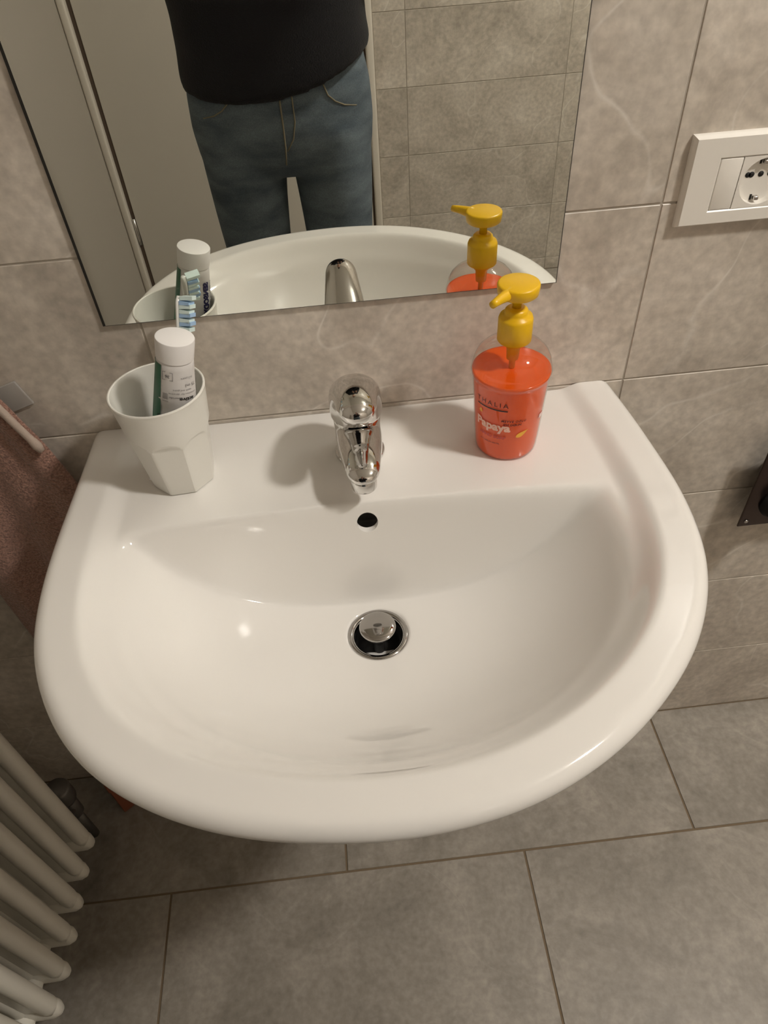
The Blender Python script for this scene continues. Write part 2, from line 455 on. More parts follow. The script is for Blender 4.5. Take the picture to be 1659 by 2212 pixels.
# ------------------------------------------------------------------ washbasin
def build_sink():
    D = [(-0.291,0.0),(-0.293,-0.066),(-0.2955,-0.141),(-0.2955,-0.206),(-0.2915,-0.255),(-0.2855,-0.289),(-0.274,-0.324),(-0.256,-0.359),(-0.235,-0.388),(-0.208,-0.414),
         (-0.177,-0.435),(-0.145,-0.451),(-0.108,-0.464),(-0.066,-0.473),(-0.023,-0.478),(0.014,-0.479),(0.055,-0.4755),(0.095,-0.467),(0.135,-0.452),(0.175,-0.430),
         (0.213,-0.401),(0.249,-0.365),(0.276,-0.325),(0.294,-0.285),(0.305,-0.242),(0.3105,-0.188),(0.310,-0.135),(0.3065,-0.061),(0.300,0.0)]
    D = np.array(catmull(D, 12))[:, :2]
    # light smoothing of the traced outline
    for _ in range(30):
        D[1:-1] = 0.25*D[:-2]+0.5*D[1:-1]+0.25*D[2:]
    seg = np.r_[0, np.cumsum(np.linalg.norm(np.diff(D, axis=0), axis=1))]
    ND = 320
    t = np.linspace(0, seg[-1], ND)
    Dc = np.c_[np.interp(t, seg, D[:, 0]), np.interp(t, seg, D[:, 1])]
    NW = 260
    wx = np.linspace(Dc[-1, 0], Dc[0, 0], NW+2)[1:-1]
    O = np.r_[Dc, np.c_[wx, np.zeros(NW)]]
    c = np.array((0.004, -0.221))
    L = np.linalg.norm(O-c, axis=1); U = (O-c)/L[:, None]
    rd = 0.0300

    def sst(a, b, x):
        k = np.clip((x-a)/(b-a), 0, 1); return k*k*(3-2*k)
    def edge_dist(P):
        out = np.empty(len(P))
        A = Dc[:-1]; B = Dc[1:]; AB = B-A; q = (AB**2).sum(1)
        for i in range(0, len(P), 2000):
            X = P[i:i+2000]
            tt = np.clip(((X[:, None]-A)*AB).sum(2)/q, 0, 1)
            out[i:i+2000] = np.sqrt((((A+tt[..., None]*AB)-X[:, None])**2).sum(2)).min(1)
        return out
    def smin(a, b, k):
        hh = np.clip(0.5+0.5*(b-a)/k, 0, 1); return b*(1-hh)+a*hh-k*hh*(1-hh)
    def smax(a, b, k): return -smin(-a, -b, k)
    RR = 0.0135
    def zrim(y): return 0.8025+0.0080*sst(0.0, -0.32, y)
    def ztop(P):
        x, y = P[:, 0], P[:, 1]
        e = edge_dist(P)
        w = 1-sst(0.036, 0.060, e)
        zl = 0.7955+(zrim(y)-0.7955)*w
        rho = np.sqrt(((x-c[0])/0.243)**2+(np.where(y < c[1], (y-c[1])/0.206, (y-c[1])/0.215))**2)
        bowl = 0.668+0.124*rho**3.1+0.010*rho
        yb = -0.152-0.22*(x-c[0])**2
        rear = 0.668+(y-(yb-0.024))*5.6
        s = 1/(1+np.exp(-(rear-bowl)/0.006))
        inner = smax(bowl, rear, 0.024)
        z = smin(zl, inner, 0.022-0.010*s)
        ee = np.clip(e, 0, RR)
        drop = RR-np.sqrt(np.maximum(RR**2-(RR-ee)**2, 0))
        return z-drop
    ss = list(np.linspace(0, 0.93, 170))+[1-0.07*(1-math.sin(PI/2*k/16)) for k in range(1, 17)]
    rings = []
    for s in ss:
        P = c+U*(rd+(L-rd)*s)[:, None]
        z = ztop(P)
        rings.append(np.c_[P, z])
    out_ring = rings[-1]
    zt = zrim(O[:, 1])
    a = np.array((0.004, 0.0))
    for s, dz in ((0.9985, -0.018), (0.993, -0.0225), (0.980, -0.029), (0.955, -0.040), (0.91, -0.060), (0.84, -0.090), (0.74, -0.122), (0.60, -0.150), (0.42, -0.182), (0.2, -0.206)):
        P = a+(O-a)*s
        rings.append(np.c_[P, zt+dz])
    # drain well, going down from the innermost ring
    well = []
    for r, z in ((0.0225, 0.640), (0.0225, 0.624), (0.0225, 0.612)):
        well.append(np.c_[c+U*r, np.full(len(O), z)])
    rings = well[::-1]+rings
    bm = rings_bm([[tuple(p) for p in r] for r in rings], True, True)
    fix_normals(bm)
    o = obj('washbasin', bm, M['ceramic'])
    sm = o.modifiers.new('s', 'SMOOTH'); sm.factor = 0.5; sm.iterations = 10
    bake(o)
    # overflow hole
    cb = bmesh.new()
    cyl_between((0.005, -0.188, 0.762), (0.005, -0.142, 0.777), 0.0106, 40, cb)
    fix_normals(cb)
    box = box_bm(-0.055, 0.065, -0.1545, -0.085, 0.700, 0.7780, 0.003); fix_normals(box)     # hollow behind the rear wall
    for b_ in (box, cb):
        co = obj('cutter', b_, M['ceramic'])
        md = o.modifiers.new('b', 'BOOLEAN'); md.operation = 'DIFFERENCE'; md.object = co; md.solver = 'EXACT'
        bake(o)
        bpy.data.objects.remove(co)
    for p in o.data.polygons: p.use_smooth = True
    smooth_angle(o, 50)
    o.data.materials.clear(); o.data.materials.append(M['ceramic'])
    return o
sink = build_sink()
tag(sink, 'white glazed D-shaped washbasin fixed to the tiled wall below the mirror', 'washbasin')

# drain
DR = Vector((0.004, -0.221, 0.668))
dr = obj('drain_flange', lathe_bm([(0.0243, -0.006), (0.0250, -0.0008), (0.0264, 0.0010), (0.0292, 0.0020), (0.0312, 0.0016), (0.0322, -0.0004), (0.031, -0.004)], 64, False, False), M['chrome_dull'], sink, loc=DR)
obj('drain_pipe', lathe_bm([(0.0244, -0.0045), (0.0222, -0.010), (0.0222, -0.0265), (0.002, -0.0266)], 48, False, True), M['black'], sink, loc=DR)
pl = obj('drain_plug', lathe_bm([(0.0165, 0.0085), (0.0184, 0.0092), (0.0191, 0.0110), (0.0189, 0.0124), (0.0180, 0.0133), (0.012, 0.0141), (0.004, 0.0145), (0.0005, 0.0145)], 64), M['chrome_dull'], sink, loc=DR+Vector((0, 0.0, 0.002)))
obj('plug_stem', lathe_bm([(0.006, -0.028), (0.006, 0.0088)], 24), M['black'], pl)

# ------------------------------------------------------------------ tap
tap = tag(empty('basin_tap', (0.0055, -0.073, 0.7955)), 'chrome single-lever mixer tap standing on the washbasin deck', 'tap')
obj('base_ring', lathe_bm([(0.0265, 0.0), (0.0265, 0.003), (0.025, 0.005)], 48), M['chrome'], tap)
def ell_ring(cx, cy, cz, rx, rz, tilt, n=36, sq=2.0):
    """ellipse in the plane across a forward (-y) path; tilt = angle of path above the horizontal"""
    d = Vector((0, -math.cos(tilt), math.sin(tilt))); up = Vector((0, math.sin(tilt), math.cos(tilt)))
    r = []
    for k in range(n):
        a = 2*PI*k/n; ca, sa = math.cos(a), math.sin(a)
        px = math.copysign(abs(ca)**(2/sq), ca)*rx; pz = math.copysign(abs(sa)**(2/sq), sa)*rz
        r.append(Vector((cx, cy, cz))+Vector((px, 0, 0))+up*pz)
    return r
def build_tap_body():
    bm = lathe_bm([(0.0240, 0.003), (0.0238, 0.02), (0.0240, 0.040), (0.0243, 0.0475), (0.0230, 0.0495), (0.02, 0.0500)], 48)
    # cast spout growing out of the body
    path = [(0.0, 0.0285, 0.0238, 0.0200, 0.0), (-0.020, 0.0325, 0.0236, 0.0172, 0.15), (-0.040, 0.0380, 0.0222, 0.0140, 0.20), (-0.058, 0.0415, 0.0200, 0.0120, 0.10),
            (-0.073, 0.0428, 0.0180, 0.0108, -0.05), (-0.083, 0.0424, 0.0162, 0.0096, -0.3), (-0.0895, 0.0408, 0.0135, 0.0076, -0.6), (-0.0935, 0.0388, 0.0090, 0.0046, -0.9), (-0.0950, 0.0375, 0.003, 0.0015, -1.0)]
    pts = catmull(path, 4)
    rings = [ell_ring(0, p[0], p[1], p[2], p[3], p[4], 40, 2.25) for p in pts]
    b2 = rings_bm(rings, True, True)
    me = bpy.data.meshes.new('t'); b2.to_mesh(me); b2.free(); bm.from_mesh(me); bpy.data.meshes.remove(me)
    fix_normals(bm)
    o = obj('tap_body', bm, M['chrome'], tap)
    md = o.modifiers.new('r', 'REMESH'); md.mode = 'VOXEL'; md.voxel_size = 0.0011; md.use_smooth_shade = True
    sm = o.modifiers.new('s', 'SMOOTH'); sm.factor = 0.5; sm.iterations = 14
    bake(o)
    o.data.materials.clear(); o.data.materials.append(M['chrome'])
    for p in o.data.polygons: p.use_smooth = True
    return o
body = build_tap_body()
obj('aerator', lathe_bm([(0.0100, 0.0), (0.0120, 0.0004), (0.0126, 0.002), (0.0126, 0.014), (0.011, 0.0150)], 40), M['chrome'], body, loc=(0, -0.0815, 0.0235))
def build_tap_handle():
    path = [(0.000, 0.0505, 0.0250, 0.0250, 1.57), (0.000, 0.0525, 0.0264, 0.0264, 1.57), (0.0, 0.0630, 0.0268, 0.0268, 1.57), (-0.001, 0.0715, 0.0264, 0.0262, 1.48), (-0.007, 0.0800, 0.0252, 0.0232, 1.22), (-0.018, 0.0885, 0.0230, 0.0176, 0.88),
            (-0.032, 0.0945, 0.0214, 0.0160, 0.55), (-0.050, 0.1000, 0.0196, 0.0152, 0.36), (-0.064, 0.1030, 0.0182, 0.0142, 0.26), (-0.074, 0.1045, 0.0150, 0.0116, 0.2), (-0.0800, 0.1052, 0.0098, 0.0074, 0.2), (-0.0825, 0.1055, 0.004, 0.003, 0.2)]
    pts = catmull(path, 5)
    rings = [ell_ring(0, p[0], p[1], p[2], p[3], p[4], 48, 2.0) for p in pts]
    bm = rings_bm(rings, True, True); fix_normals(bm)
    o = obj('lever_handle', bm, M['chrome'], tap)
    md = o.modifiers.new('r', 'REMESH'); md.mode = 'VOXEL'; md.voxel_size = 0.0011; md.use_smooth_shade = True
    sm = o.modifiers.new('s', 'SMOOTH'); sm.factor = 0.5; sm.iterations = 12
    bake(o); o.data.materials.clear(); o.data.materials.append(M['chrome'])
    for p in o.data.polygons: p.use_smooth = True
    return o
build_tap_handle()

# ------------------------------------------------------------------ soap bottle
BZ = 0.7957
bot = tag(empty('soap_bottle', (0.160, -0.083, BZ)), 'clear pump bottle of orange soap with yellow pump on the right of the washbasin', 'soap bottle')
prof_out = [(0.0290, 0.0), (0.0312, 0.0016), (0.0322, 0.006), (0.0333, 0.02), (0.0348, 0.045), (0.0364, 0.070), (0.0374, 0.086), (0.0376, 0.089), (0.0386, 0.0905), (0.0393, 0.0935), (0.0388, 0.0965), (0.0380, 0.098),
            (0.0378, 0.1005), (0.0366, 0.106), (0.0340, 0.1115), (0.0295, 0.1165), (0.0235, 0.1203), (0.0175, 0.1230), (0.0140, 0.1245), (0.0130, 0.127), (0.0130, 0.135)]
def bot_r(z):
    for (r1, z1), (r2, z2) in zip(prof_out[:-1], prof_out[1:]):
        if z1 <= z <= z2: return r1+(r2-r1)*(z-z1)/(z2-z1+1e-9)
    return prof_out[-1][0]
obj('bottle_shell', lathe_bm(prof_out, 72, True, False), M['clear'], bot)
lq = [(r-0.0009, max(z, 0.0009)) for r, z in prof_out if z < 0.0935]+[(0.0382, 0.0938), (0.036, 0.0936), (0.015, 0.0934), (0.002, 0.0934)]
obj('liquid_soap', lathe_bm(lq, 72, True, True), M['liquid'], bot)
obj('dip_tube', lathe_bm([(0.0030, 0.0940), (0.0030, 0.104), (0.0058, 0.1045), (0.0066, 0.118), (0.0085, 0.119), (0.0085, 0.130)], 24), M['pump'], bot)
def ribbed(prof, n, amp, nr):
    rings = []
    for r, z, k in prof:
        rings.append([((r+k*amp*(1 if i % 2 else 0))*math.cos(2*PI*i/n), (r+k*amp*(1 if i % 2 else 0))*math.sin(2*PI*i/n), z) for i in range(n)])
    return rings_bm(rings, True, True)
collar = obj('pump_collar', ribbed([(0.0152, 0.1245, 0), (0.0158, 0.1255, 1), (0.0158, 0.1470, 1), (0.0150, 0.1500, 0), (0.0112, 0.1512, 0), (0.0108, 0.1535, 0), (0.0104, 0.1560, 0), (0.0085, 0.1578, 0), (0.0052, 0.1583, 0)], 96, 0.0003, 1), M['pump'], bot)
pumph = obj('pump_head', lathe_bm([(0.0042, 0.150), (0.0042, 0.1705), (0.0170, 0.1708), (0.0184, 0.1722), (0.0190, 0.1770), (0.0192, 0.1806), (0.0186, 0.1818), (0.0170, 0.1824), (0.002, 0.1826)], 56), M['pump'], bot)
pd = Vector((-0.75, -0.66, 0)).normalized()
nz = [Vector((0, 0, 0.1768))+pd*0.012, Vector((0, 0, 0.1771))+pd*0.020, Vector((0, 0, 0.1774))+pd*0.028, Vector((0, 0, 0.1772))+pd*0.034, Vector((0, 0, 0.1768))+pd*0.0385]
obj('pump_spout', tube_bm(nz, [0.0060, 0.0052, 0.0042, 0.0036, 0.0033], 16), M['pump'], pumph)

def wrap(me, ang, zc, lift=0.0004):
    """lay flat lettering onto the tapered bottle; ang = direction of its centre seen from the axis"""
    for v in me.vertices:
        z = zc+v.co.y; r = bot_r(z)+lift
        a = ang+v.co.x/r
        v.co = (r*math.cos(a), r*math.sin(a), z)
    return me
A0 = math.radians(-131)
def print_on(name, body, size, ang, zc, mat, bold=0.0, **kw):
    me = text_mesh(body, size, bold, **kw)
    return obj(name, wrap(me, ang, zc), M[mat], bot, smooth=False)
def subdiv_rect(w, hgt, n=14, shape=None):
    bm = bmesh.new()
    top, botm = [], []
    for i in range(n+1):
        x = -w/2+w*i/n
        hh = hgt/2*(shape(i/n) if shape else 1.0)
        top.append(bm.verts.new((x, hh, 0))); botm.append(bm.verts.new((x, -hh, 0)))
    for i in range(n):
        bm.faces.new((botm[i], botm[i+1], top[i+1], top[i]))
    me = bpy.data.meshes.new('p'); bm.to_mesh(me); bm.free(); return me
print_on('printed_name', 'THALIA', 0.0078, A0-0.02, 0.0735, 'ink_black', -0.00002, spacing=1.45)
obj('printed_rule', wrap(subdiv_rect(0.0345, 0.0015), A0-0.02, 0.0672), M['ink_black'], bot, smooth=False)
print_on('printed_title', 'Papaya', 0.0140, A0+0.01, 0.0455, 'ink_white', 0.0006)
print_on('printed_line', 'MEYVE OZLU', 0.0036, A0+0.63, 0.0545, 'ink_dark_red', 0.0001, shear=0.2, spacing=1.2)
print_on('printed_line', 'SIVI SABUN', 0.0036, A0+0.60, 0.0500, 'ink_dark_red', 0.0001, shear=0.2)
print_on('printed_line', 'HAND SOAP', 0.0052, A0+0.02, 0.0325, 'ink_pink', 0.0002)
print_on('printed_line', 'SIVI SABUN 400 ML', 0.0027, A0-0.05, 0.0240, 'ink_dark_red', 0.0)
def seed(ang, zc, w, hgt, rot):
    me = subdiv_rect(w, hgt, 12, lambda t: max(0.02, math.sin(PI*t**0.62)))
    ca, sa = math.cos(rot), math.sin(rot)
    for v in me.vertices: v.co = (v.co.x*ca-v.co.y*sa, v.co.x*sa+v.co.y*ca, 0)
    obj('printed_seed', wrap(me, ang, zc), M['ink_yellow'], bot, smooth=False)
seed(A0-0.36, 0.0600, 0.0055, 0.0045, 1.3)
seed(A0+0.92, 0.0375, 0.0145, 0.0055, 0.55)
obj('printed_badge', wrap(subdiv_rect(0.0085, 0.0052), A0+1.62, 0.0500), M['ink_label'], bot, smooth=False)

# ------------------------------------------------------------------ cup with faceted lower half
def build_cup():
    root = tag(empty('tumbler', (-0.180, -0.083, BZ)), 'white faceted plastic tumbler on the left of the washbasin deck, holding a toothpaste tube', 'cup')
    H, NF, n = 0.110, 8, 128
    rot = math.radians(-90+4)
    def outer(z, a):
        R = 0.0325+(0.0455-0.0325)*(z/H)**0.92
        # flat facets: apothem limits the radius up to an arched top edge
        k = (a-rot)/(2*PI/NF); k = k-round(k)
        ap = R*0.9265
        lim = ap/math.cos(k*2*PI/NF)
        top = 0.069-0.010*(abs(k)*2)**3
        w = min(max((z-top+0.002)/0.0045, 0), 1); w = w*w*(3-2*w)
        return min(R, lim)*(1-w)+R*w if lim < R else R
    zs = [0.0, 0.0012]+list(np.linspace(0.004, 0.080, 90))+[0.088, 0.096, 0.103, 0.108]
    rings = []
    for i, z in enumerate(zs):
        d = 0.0010 if i == 0 else 0.0
        rings.append([((outer(z, 2*PI*j/n)-d)*math.cos(2*PI*j/n), (outer(z, 2*PI*j/n)-d)*math.sin(2*PI*j/n), z) for j in range(n)])
    def circ(r, z): return [(r*math.cos(2*PI*j/n), r*math.sin(2*PI*j/n), z) for j in range(n)]
    rings += [circ(0.0458, 0.1092), circ(0.0452, 0.1102), circ(0.0442, 0.1104), circ(0.0434, 0.1098), circ(0.0430, 0.108), circ(0.0395, 0.08), circ(0.033, 0.04), circ(0.0285, 0.007), circ(0.026, 0.0045), circ(0.002, 0.0042)]
    bm = rings_bm(rings, True, True); fix_normals(bm)
    o = obj('cup_body', bm, M['cup_plastic'], root)
    smooth_angle(o, 22)
    return root
build_cup()

# ------------------------------------------------------------------ toothpaste tube
def build_tube():
    A = Vector((-0.186, -0.099, 0.8015)); B = Vector((-0.146, -0.094, 0.9640))
    Lt = (B-A).length; d = (B-A)/Lt
    root = tag(empty('toothpaste_tube', A), 'white toothpaste tube with a green stripe and white cap, standing in the tumbler', 'toothpaste')
    q = Vector((0, 0, 1)).rotation_difference(d)
    root.rotation_mode = 'QUATERNION'; root.rotation_quaternion = q
    n = 64
    capz = Lt-0.0195
    def sec(z):
        t = min(max(z/capz, 0), 1)
        rx = 0.0262+(0.0163-0.0262)*t**0.95
        ry = 0.0012+(0.0163-0.0012)*min(1, t*1.02)**0.75
        return rx, ry
    rings = []
    zs = [0.0, 0.004, 0.008]+list(np.linspace(0.014, capz-0.002, 26))
    for z in zs:
        rx, ry = sec(z)
        dent = 0.0016*math.sin(z*120)*(1 if z < capz*0.75 else 0)
        rings.append([(rx*math.cos(2*PI*i/n), (ry+dent*(0.5+0.5*math.sin(2*PI*i/n*2)))*math.sin(2*PI*i/n), z) for i in range(n)])
    rings.append([(0.0150*math.cos(2*PI*i/n), 0.0150*math.sin(2*PI*i/n), capz) for i in range(n)])
    bm = rings_bm(rings); fix_normals(bm)
    tb = obj('tube_body', bm, M['tube_white'], root)
    cp = lathe_bm([(0.0150, capz-0.0005), (0.01665, capz+0.0002), (0.01680, capz+0.004), (0.0172, Lt-0.0012), (0.0168, Lt-0.0003), (0.0160, Lt), (0.0005, Lt)], 64)
    c = obj('cap', cp, M['cap_plastic'], root); smooth_angle(c, 40)
    def onto(me, ang, zc, along=False, lift=0.0005):
        for v in me.vertices:
            u, w = v.co.x, v.co.y
            if along: u, w = w, -u           # lettering runs down the tube
            z = zc+w; rx, ry = sec(z)
            a = ang+u/0.0165
            v.co = ((rx+lift)*math.cos(a), (ry+lift)*math.sin(a), z)
        return me
    # green stripe on the left side
    bm = bmesh.new(); ns, na = 40, 10
    a0, a1 = math.radians(136), math.radians(232)
    g = []
    for i in range(ns+1):
        z = 0.012+(capz-0.0145-0.0)*i/ns
        rx, ry = sec(z)
        g.append([bm.verts.new(((rx+0.00045)*math.cos(a0+(a1-a0)*j/na), (ry+0.00045)*math.sin(a0+(a1-a0)*j/na), z)) for j in range(na+1)])
    for i in range(ns):
        for j in range(na):
            bm.faces.new((g[i][j], g[i][j+1], g[i+1][j+1], g[i+1][j]))
    obj('green_stripe', bm, M['tube_green'], tb)
    def flip(me):
        for v in me.vertices: v.co = (-v.co.x, -v.co.y, 0)
        return me
    # lettering on the side towards the room, printed head down
    F = math.radians(-92)
    def small(body, size, ang, z, mat='ink_black', bold=0.0, **kw):
        obj('printed_line', onto(flip(text_mesh(body, size, bold, **kw)), ang, z), M[mat], tb, smooth=False)
    small('Complete', 0.0072, F+0.05, 0.088, bold=0.0001)
    small('con', 0.0058, F+0.62, 0.095, bold=0.0001)
    small('active', 0.0056, F+0.72, 0.111, bold=0.00012)
    small('fluoride', 0.0034, F+0.15, 0.1125, 'ink_grey')
    small('protection for sensitive', 0.0026, F+0.55, 0.117, 'ink_grey')
    small('teeth and gums', 0.0026, F+0.5, 0.121, 'ink_grey')
    small('75 ml', 0.005, F+0.98, 0.126, 'ink_grey')
    small('0-3 years', 0.003, F+0.75, 0.134, 'ink_grey')
    for k in range(4):
        obj('printed_line', onto(text_mesh('iiiliiliiliiiliil', 0.0026, 0.0), F-0.46+0.062*k, 0.112, True), M['ink_grey'], tb, smooth=False)
    fr = bmesh.new()
    for (xa, xb, ya, yb) in ((-0.0045, 0.0045, 0.0040, 0.0044), (-0.0045, 0.0045, -0.0044, -0.0040), (-0.0047, -0.0043, -0.0044, 0.0044), (0.0043, 0.0047, -0.0044, 0.0044)):
        fr.faces.new([fr.verts.new(q) for q in ((xa, ya, 0), (xb, ya, 0), (xb, yb, 0), (xa, yb, 0))])
    me = bpy.data.meshes.new('f'); fr.to_mesh(me); fr.free()
    obj('printed_frame', onto(me, F-0.26, 0.1355), M['ink_grey'], tb, smooth=False)
    small('36', 0.0042, F-0.26, 0.1355, 'ink_grey', 0.0001)
    # lettering on the side towards the wall, read in the mirror
    Bk = math.radians(38)
    obj('printed_name', onto(text_mesh('SENSODYNE', 0.0088, 0.0006, spacing=1.0), Bk, 0.1080, True), M['ink_navy'], tb, smooth=False)
    obj('printed_line', onto(text_mesh('COMPLETE PROTECTION', 0.0044, 0.0001), Bk-0.46, 0.1080, True), M['ink_grey'], tb, smooth=False)
    return root
build_tube()

# ------------------------------------------------------------------ toothbrush
def build_brush():
    P = [(-0.181, -0.071, 0.8022), (-0.176, -0.066, 0.840), (-0.170, -0.0575, 0.875), (-0.1635, -0.0480, 0.906), (-0.1555, -0.0370, 0.930), (-0.1515, -0.0300, 0.940), (-0.1500, -0.0260, 0.953), (-0.1490, -0.0235, 0.9655)]
    root = tag(empty('toothbrush', P[0]), 'toothbrush with blue and white bristles leaning in the tumbler behind the toothpaste', 'toothbrush')
    base = Vector(P[0])
    pts = [Vector(p)-base for p in catmull(P[:5], 5)]
    n = len(pts)
    obj('handle', tube_bm(pts, [0.0048+0.0012*math.sin(PI*i/(n-1))-0.0022*(i/(n-1))**2 for i in range(n)], 16), M['brush_white'], root)
    a = Vector(P[4])-base; b = Vector(P[7])-base
    d = (b-a).normalized()
    face = Vector((0.93, -0.36, 0)); face = (face-d*face.dot(d)).normalized()
    side = d.cross(face)
    rings = []
    m = 14; Lh = (b-a).length
    for k in range(m+1):
        t = k/m
        w = 0.0062*min(1, (t+0.12)*3)*math.sqrt(max(0.02, 1-max(0, (t-0.8)/0.2)**2))
        c = a+d*Lh*t
        rings.append([c+side*w*math.cos(2*PI*i/24)+face*0.0028*math.sin(2*PI*i/24) for i in range(24)])
    hd = obj('head', rings_bm(rings), M['brush_white'], root)
    rows = 8
    for k in range(rows):
        t = 0.24+0.72*k/(rows-1)
        c = a+d*Lh*t+face*0.0022
        Lb = 0.0105+0.0012*(k % 2)+(0.0015 if k == rows-1 else 0)
        w = 0.0052 if k < rows-1 else 0.004
        dd = 0.0018
        r1 = [c+side*sx*w+d*sd*dd for sx, sd in ((-1, -1), (1, -1), (1, 1), (-1, 1))]
        lean = d*(0.0014 if k % 2 else -0.0006)
        r2 = [p+face*Lb+lean for p in r1]
        obj('bristle_tuft', rings_bm([r1, r2]), M['bristle_pale' if k in (0, 2, 4, 5, 7) else 'bristle_blue'], hd, smooth=False)
    return root
build_brush()

# ------------------------------------------------------------------ mirror
mir = tag(empty('wall_mirror', (-0.0073, 0, 0.9305)), 'frameless rectangular mirror on the tiled wall above the washbasin', 'mirror')
mw = 0.2282; mh = 0.82
obj('mirror_backing', box_bm(-mw+0.0006, mw-0.0006, -0.0030, -0.0002, 0.0006, mh-0.0006), M['mirror_edge'], mir, smooth=False)
pane = bmesh.new()
fv = [pane.verts.new(p) for p in ((-mw+0.0030, -0.0042, 0.0012), (mw-0.0012, -0.0042, 0.0012), (mw-0.0012, -0.0042, mh-0.0012), (-mw+0.0030, -0.0042, mh-0.0012))]
pane.faces.new(fv)
ev = [pane.verts.new(p) for p in ((-mw, -0.0030, 0), (mw, -0.0030, 0), (mw, -0.0030, mh), (-mw, -0.0030, mh))]
for i in range(4): pane.faces.new((ev[i], ev[(i+1) % 4], fv[(i+1) % 4], fv[i]))
pane.faces.new(list(reversed(ev)))
po = obj('mirror_pane', pane, M['mirror'], mir, smooth=False)
po.data.materials.append(M['mirror_edge'])
for p in po.data.polygons:
    if abs(p.normal.y) < 0.995: p.material_index = 1

# ------------------------------------------------------------------ power socket
soc = tag(empty('power_socket', (0.3905, 0, 1.0185)), 'white wall plate with a round power socket, right of the mirror', 'power socket')
def plate_frame(w, h_, iw, ih, ix, iz, y0, y1, bev):
    """rectangular plate with a rectangular opening"""
    bm = bmesh.new()
    def q(x, z, y): return bm.verts.new((x, y, z))
    prof = []
    oc = [(-w, -h_), (w, -h_), (w, h_), (-w, h_)]
    ic = [(ix-iw, iz-ih), (ix+iw, iz-ih), (ix+iw, iz+ih), (ix-iw, iz+ih)]
    def ring(c, s, y): return [q(x*(1-s/w), z*(1-s/h_), y) for x, z in c]
    R = [[q(x, z, y0) for x, z in oc], [q(x, z, y0+(y1-y0)*0.25) for x, z in oc], [q(x*(1-bev*0.3/w), z*(1-bev*0.3/h_), y0+(y1-y0)*0.62) for x, z in oc], [q(x*(1-bev/w), z*(1-bev/h_), y1) for x, z in oc],
         [q(ix+(x-ix)*(1+0.0012/iw), iz+(z-iz)*(1+0.0012/ih), y1) for x, z in ic], [q(x, z, y1+0.0012) for x, z in ic], [q(x, z, y0) for x, z in ic]]
    for a, b in zip(R[:-1], R[1:]):
        for i in range(4):
            j = (i+1) % 4; bm.faces.new((a[i], a[j], b[j], b[i]))
    fix_normals(bm)
    return bm
# local coordinates: x right, z up, y towards the wall is positive
pf = obj('cover_plate', plate_frame(0.0605, 0.0415, 0.0347, 0.0236, 0.0030, -0.0035+0.0005, 0.0, -0.0080, 0.0028), M['white_plastic'], soc, smooth=False)
smooth_angle(pf, 30)
# modules are 22 mm wide; opening spans local x -0.0317 .. 0.0377, z -0.0266 .. 0.0206
zc = -0.003
obj('blank_module', box_bm(-0.0314, -0.0102, -0.0074, 0.0, zc-0.0233, zc+0.0233, 0.0009), M['white_plastic'], soc)
def socket_module():
    bm = bmesh.new()
    x0, x1, z0, z1, yf, yb = -0.0096, 0.0374, zc-0.0233, zc+0.0233, -0.0074, -0.0010
    cx, cz, R = 0.0139, zc, 0.0212
    n = 64
    circ = [bm.verts.new((cx+R*math.cos(2*PI*i/n+PI/4), yf, cz+R*math.sin(2*PI*i/n+PI/4))) for i in range(n)]
    sq = []
    for i in range(n):
        a = 2*PI*i/n+PI/4; c, s = math.cos(a), math.sin(a); k = 1/max(abs(c), abs(s))
        sq.append(bm.verts.new((cx+c*k*(x1-x0)/2, yf, cz+s*k*(z1-z0)/2)))
    lo = [bm.verts.new((cx+R*0.97*math.cos(2*PI*i/n+PI/4), yb, cz+R*0.97*math.sin(2*PI*i/n+PI/4))) for i in range(n)]
    ob = [bm.verts.new((v.co.x, 0.0, v.co.z)) for v in sq]
    for i in range(n):
        j = (i+1) % n
        bm.faces.new((sq[i], sq[j], circ[j], circ[i])); bm.faces.new((circ[i], circ[j], lo[j], lo[i])); bm.faces.new((ob[i], ob[j], sq[j], sq[i]))
    bm.faces.new(lo)
    fix_normals(bm)
    o = obj('socket_module', bm, M['white_plastic'], soc); smooth_angle(o, 35)
    for x in (-0.0068, -0.0020, 0.0139-0.0062+0.0, 0.0139+0.0025, 0.0139+0.0107, 0.0139+0.0152):
        pass
    for x, r in ((0.0139-0.0125, 0.0025), (0.0139-0.0090, 0.0027), (0.0139, 0.0026), (0.0139+0.0090, 0.0027), (0.0139+0.0125, 0.0025)):
        obj('contact_hole', cyl_between((x, -0.0013, cz+0.0045), (x, -0.0005, cz+0.0045), r, 20), M['black'], o)
    for s in (-1, 1):
        obj('earth_clip', box_bm(cx-0.0022, cx+0.0022, -0.0060, -0.0012, cz+s*0.0165-0.0018, cz+s*0.0165+0.0018, 0.0006), M['steel'], o)
        obj('clip_slot', box_bm(cx-0.0045, cx-0.0026, -0.0014, -0.0008, cz+s*0.0165-0.0026, cz+s*0.0165+0.0026), M['black'], o, smooth=False)
socket_module()

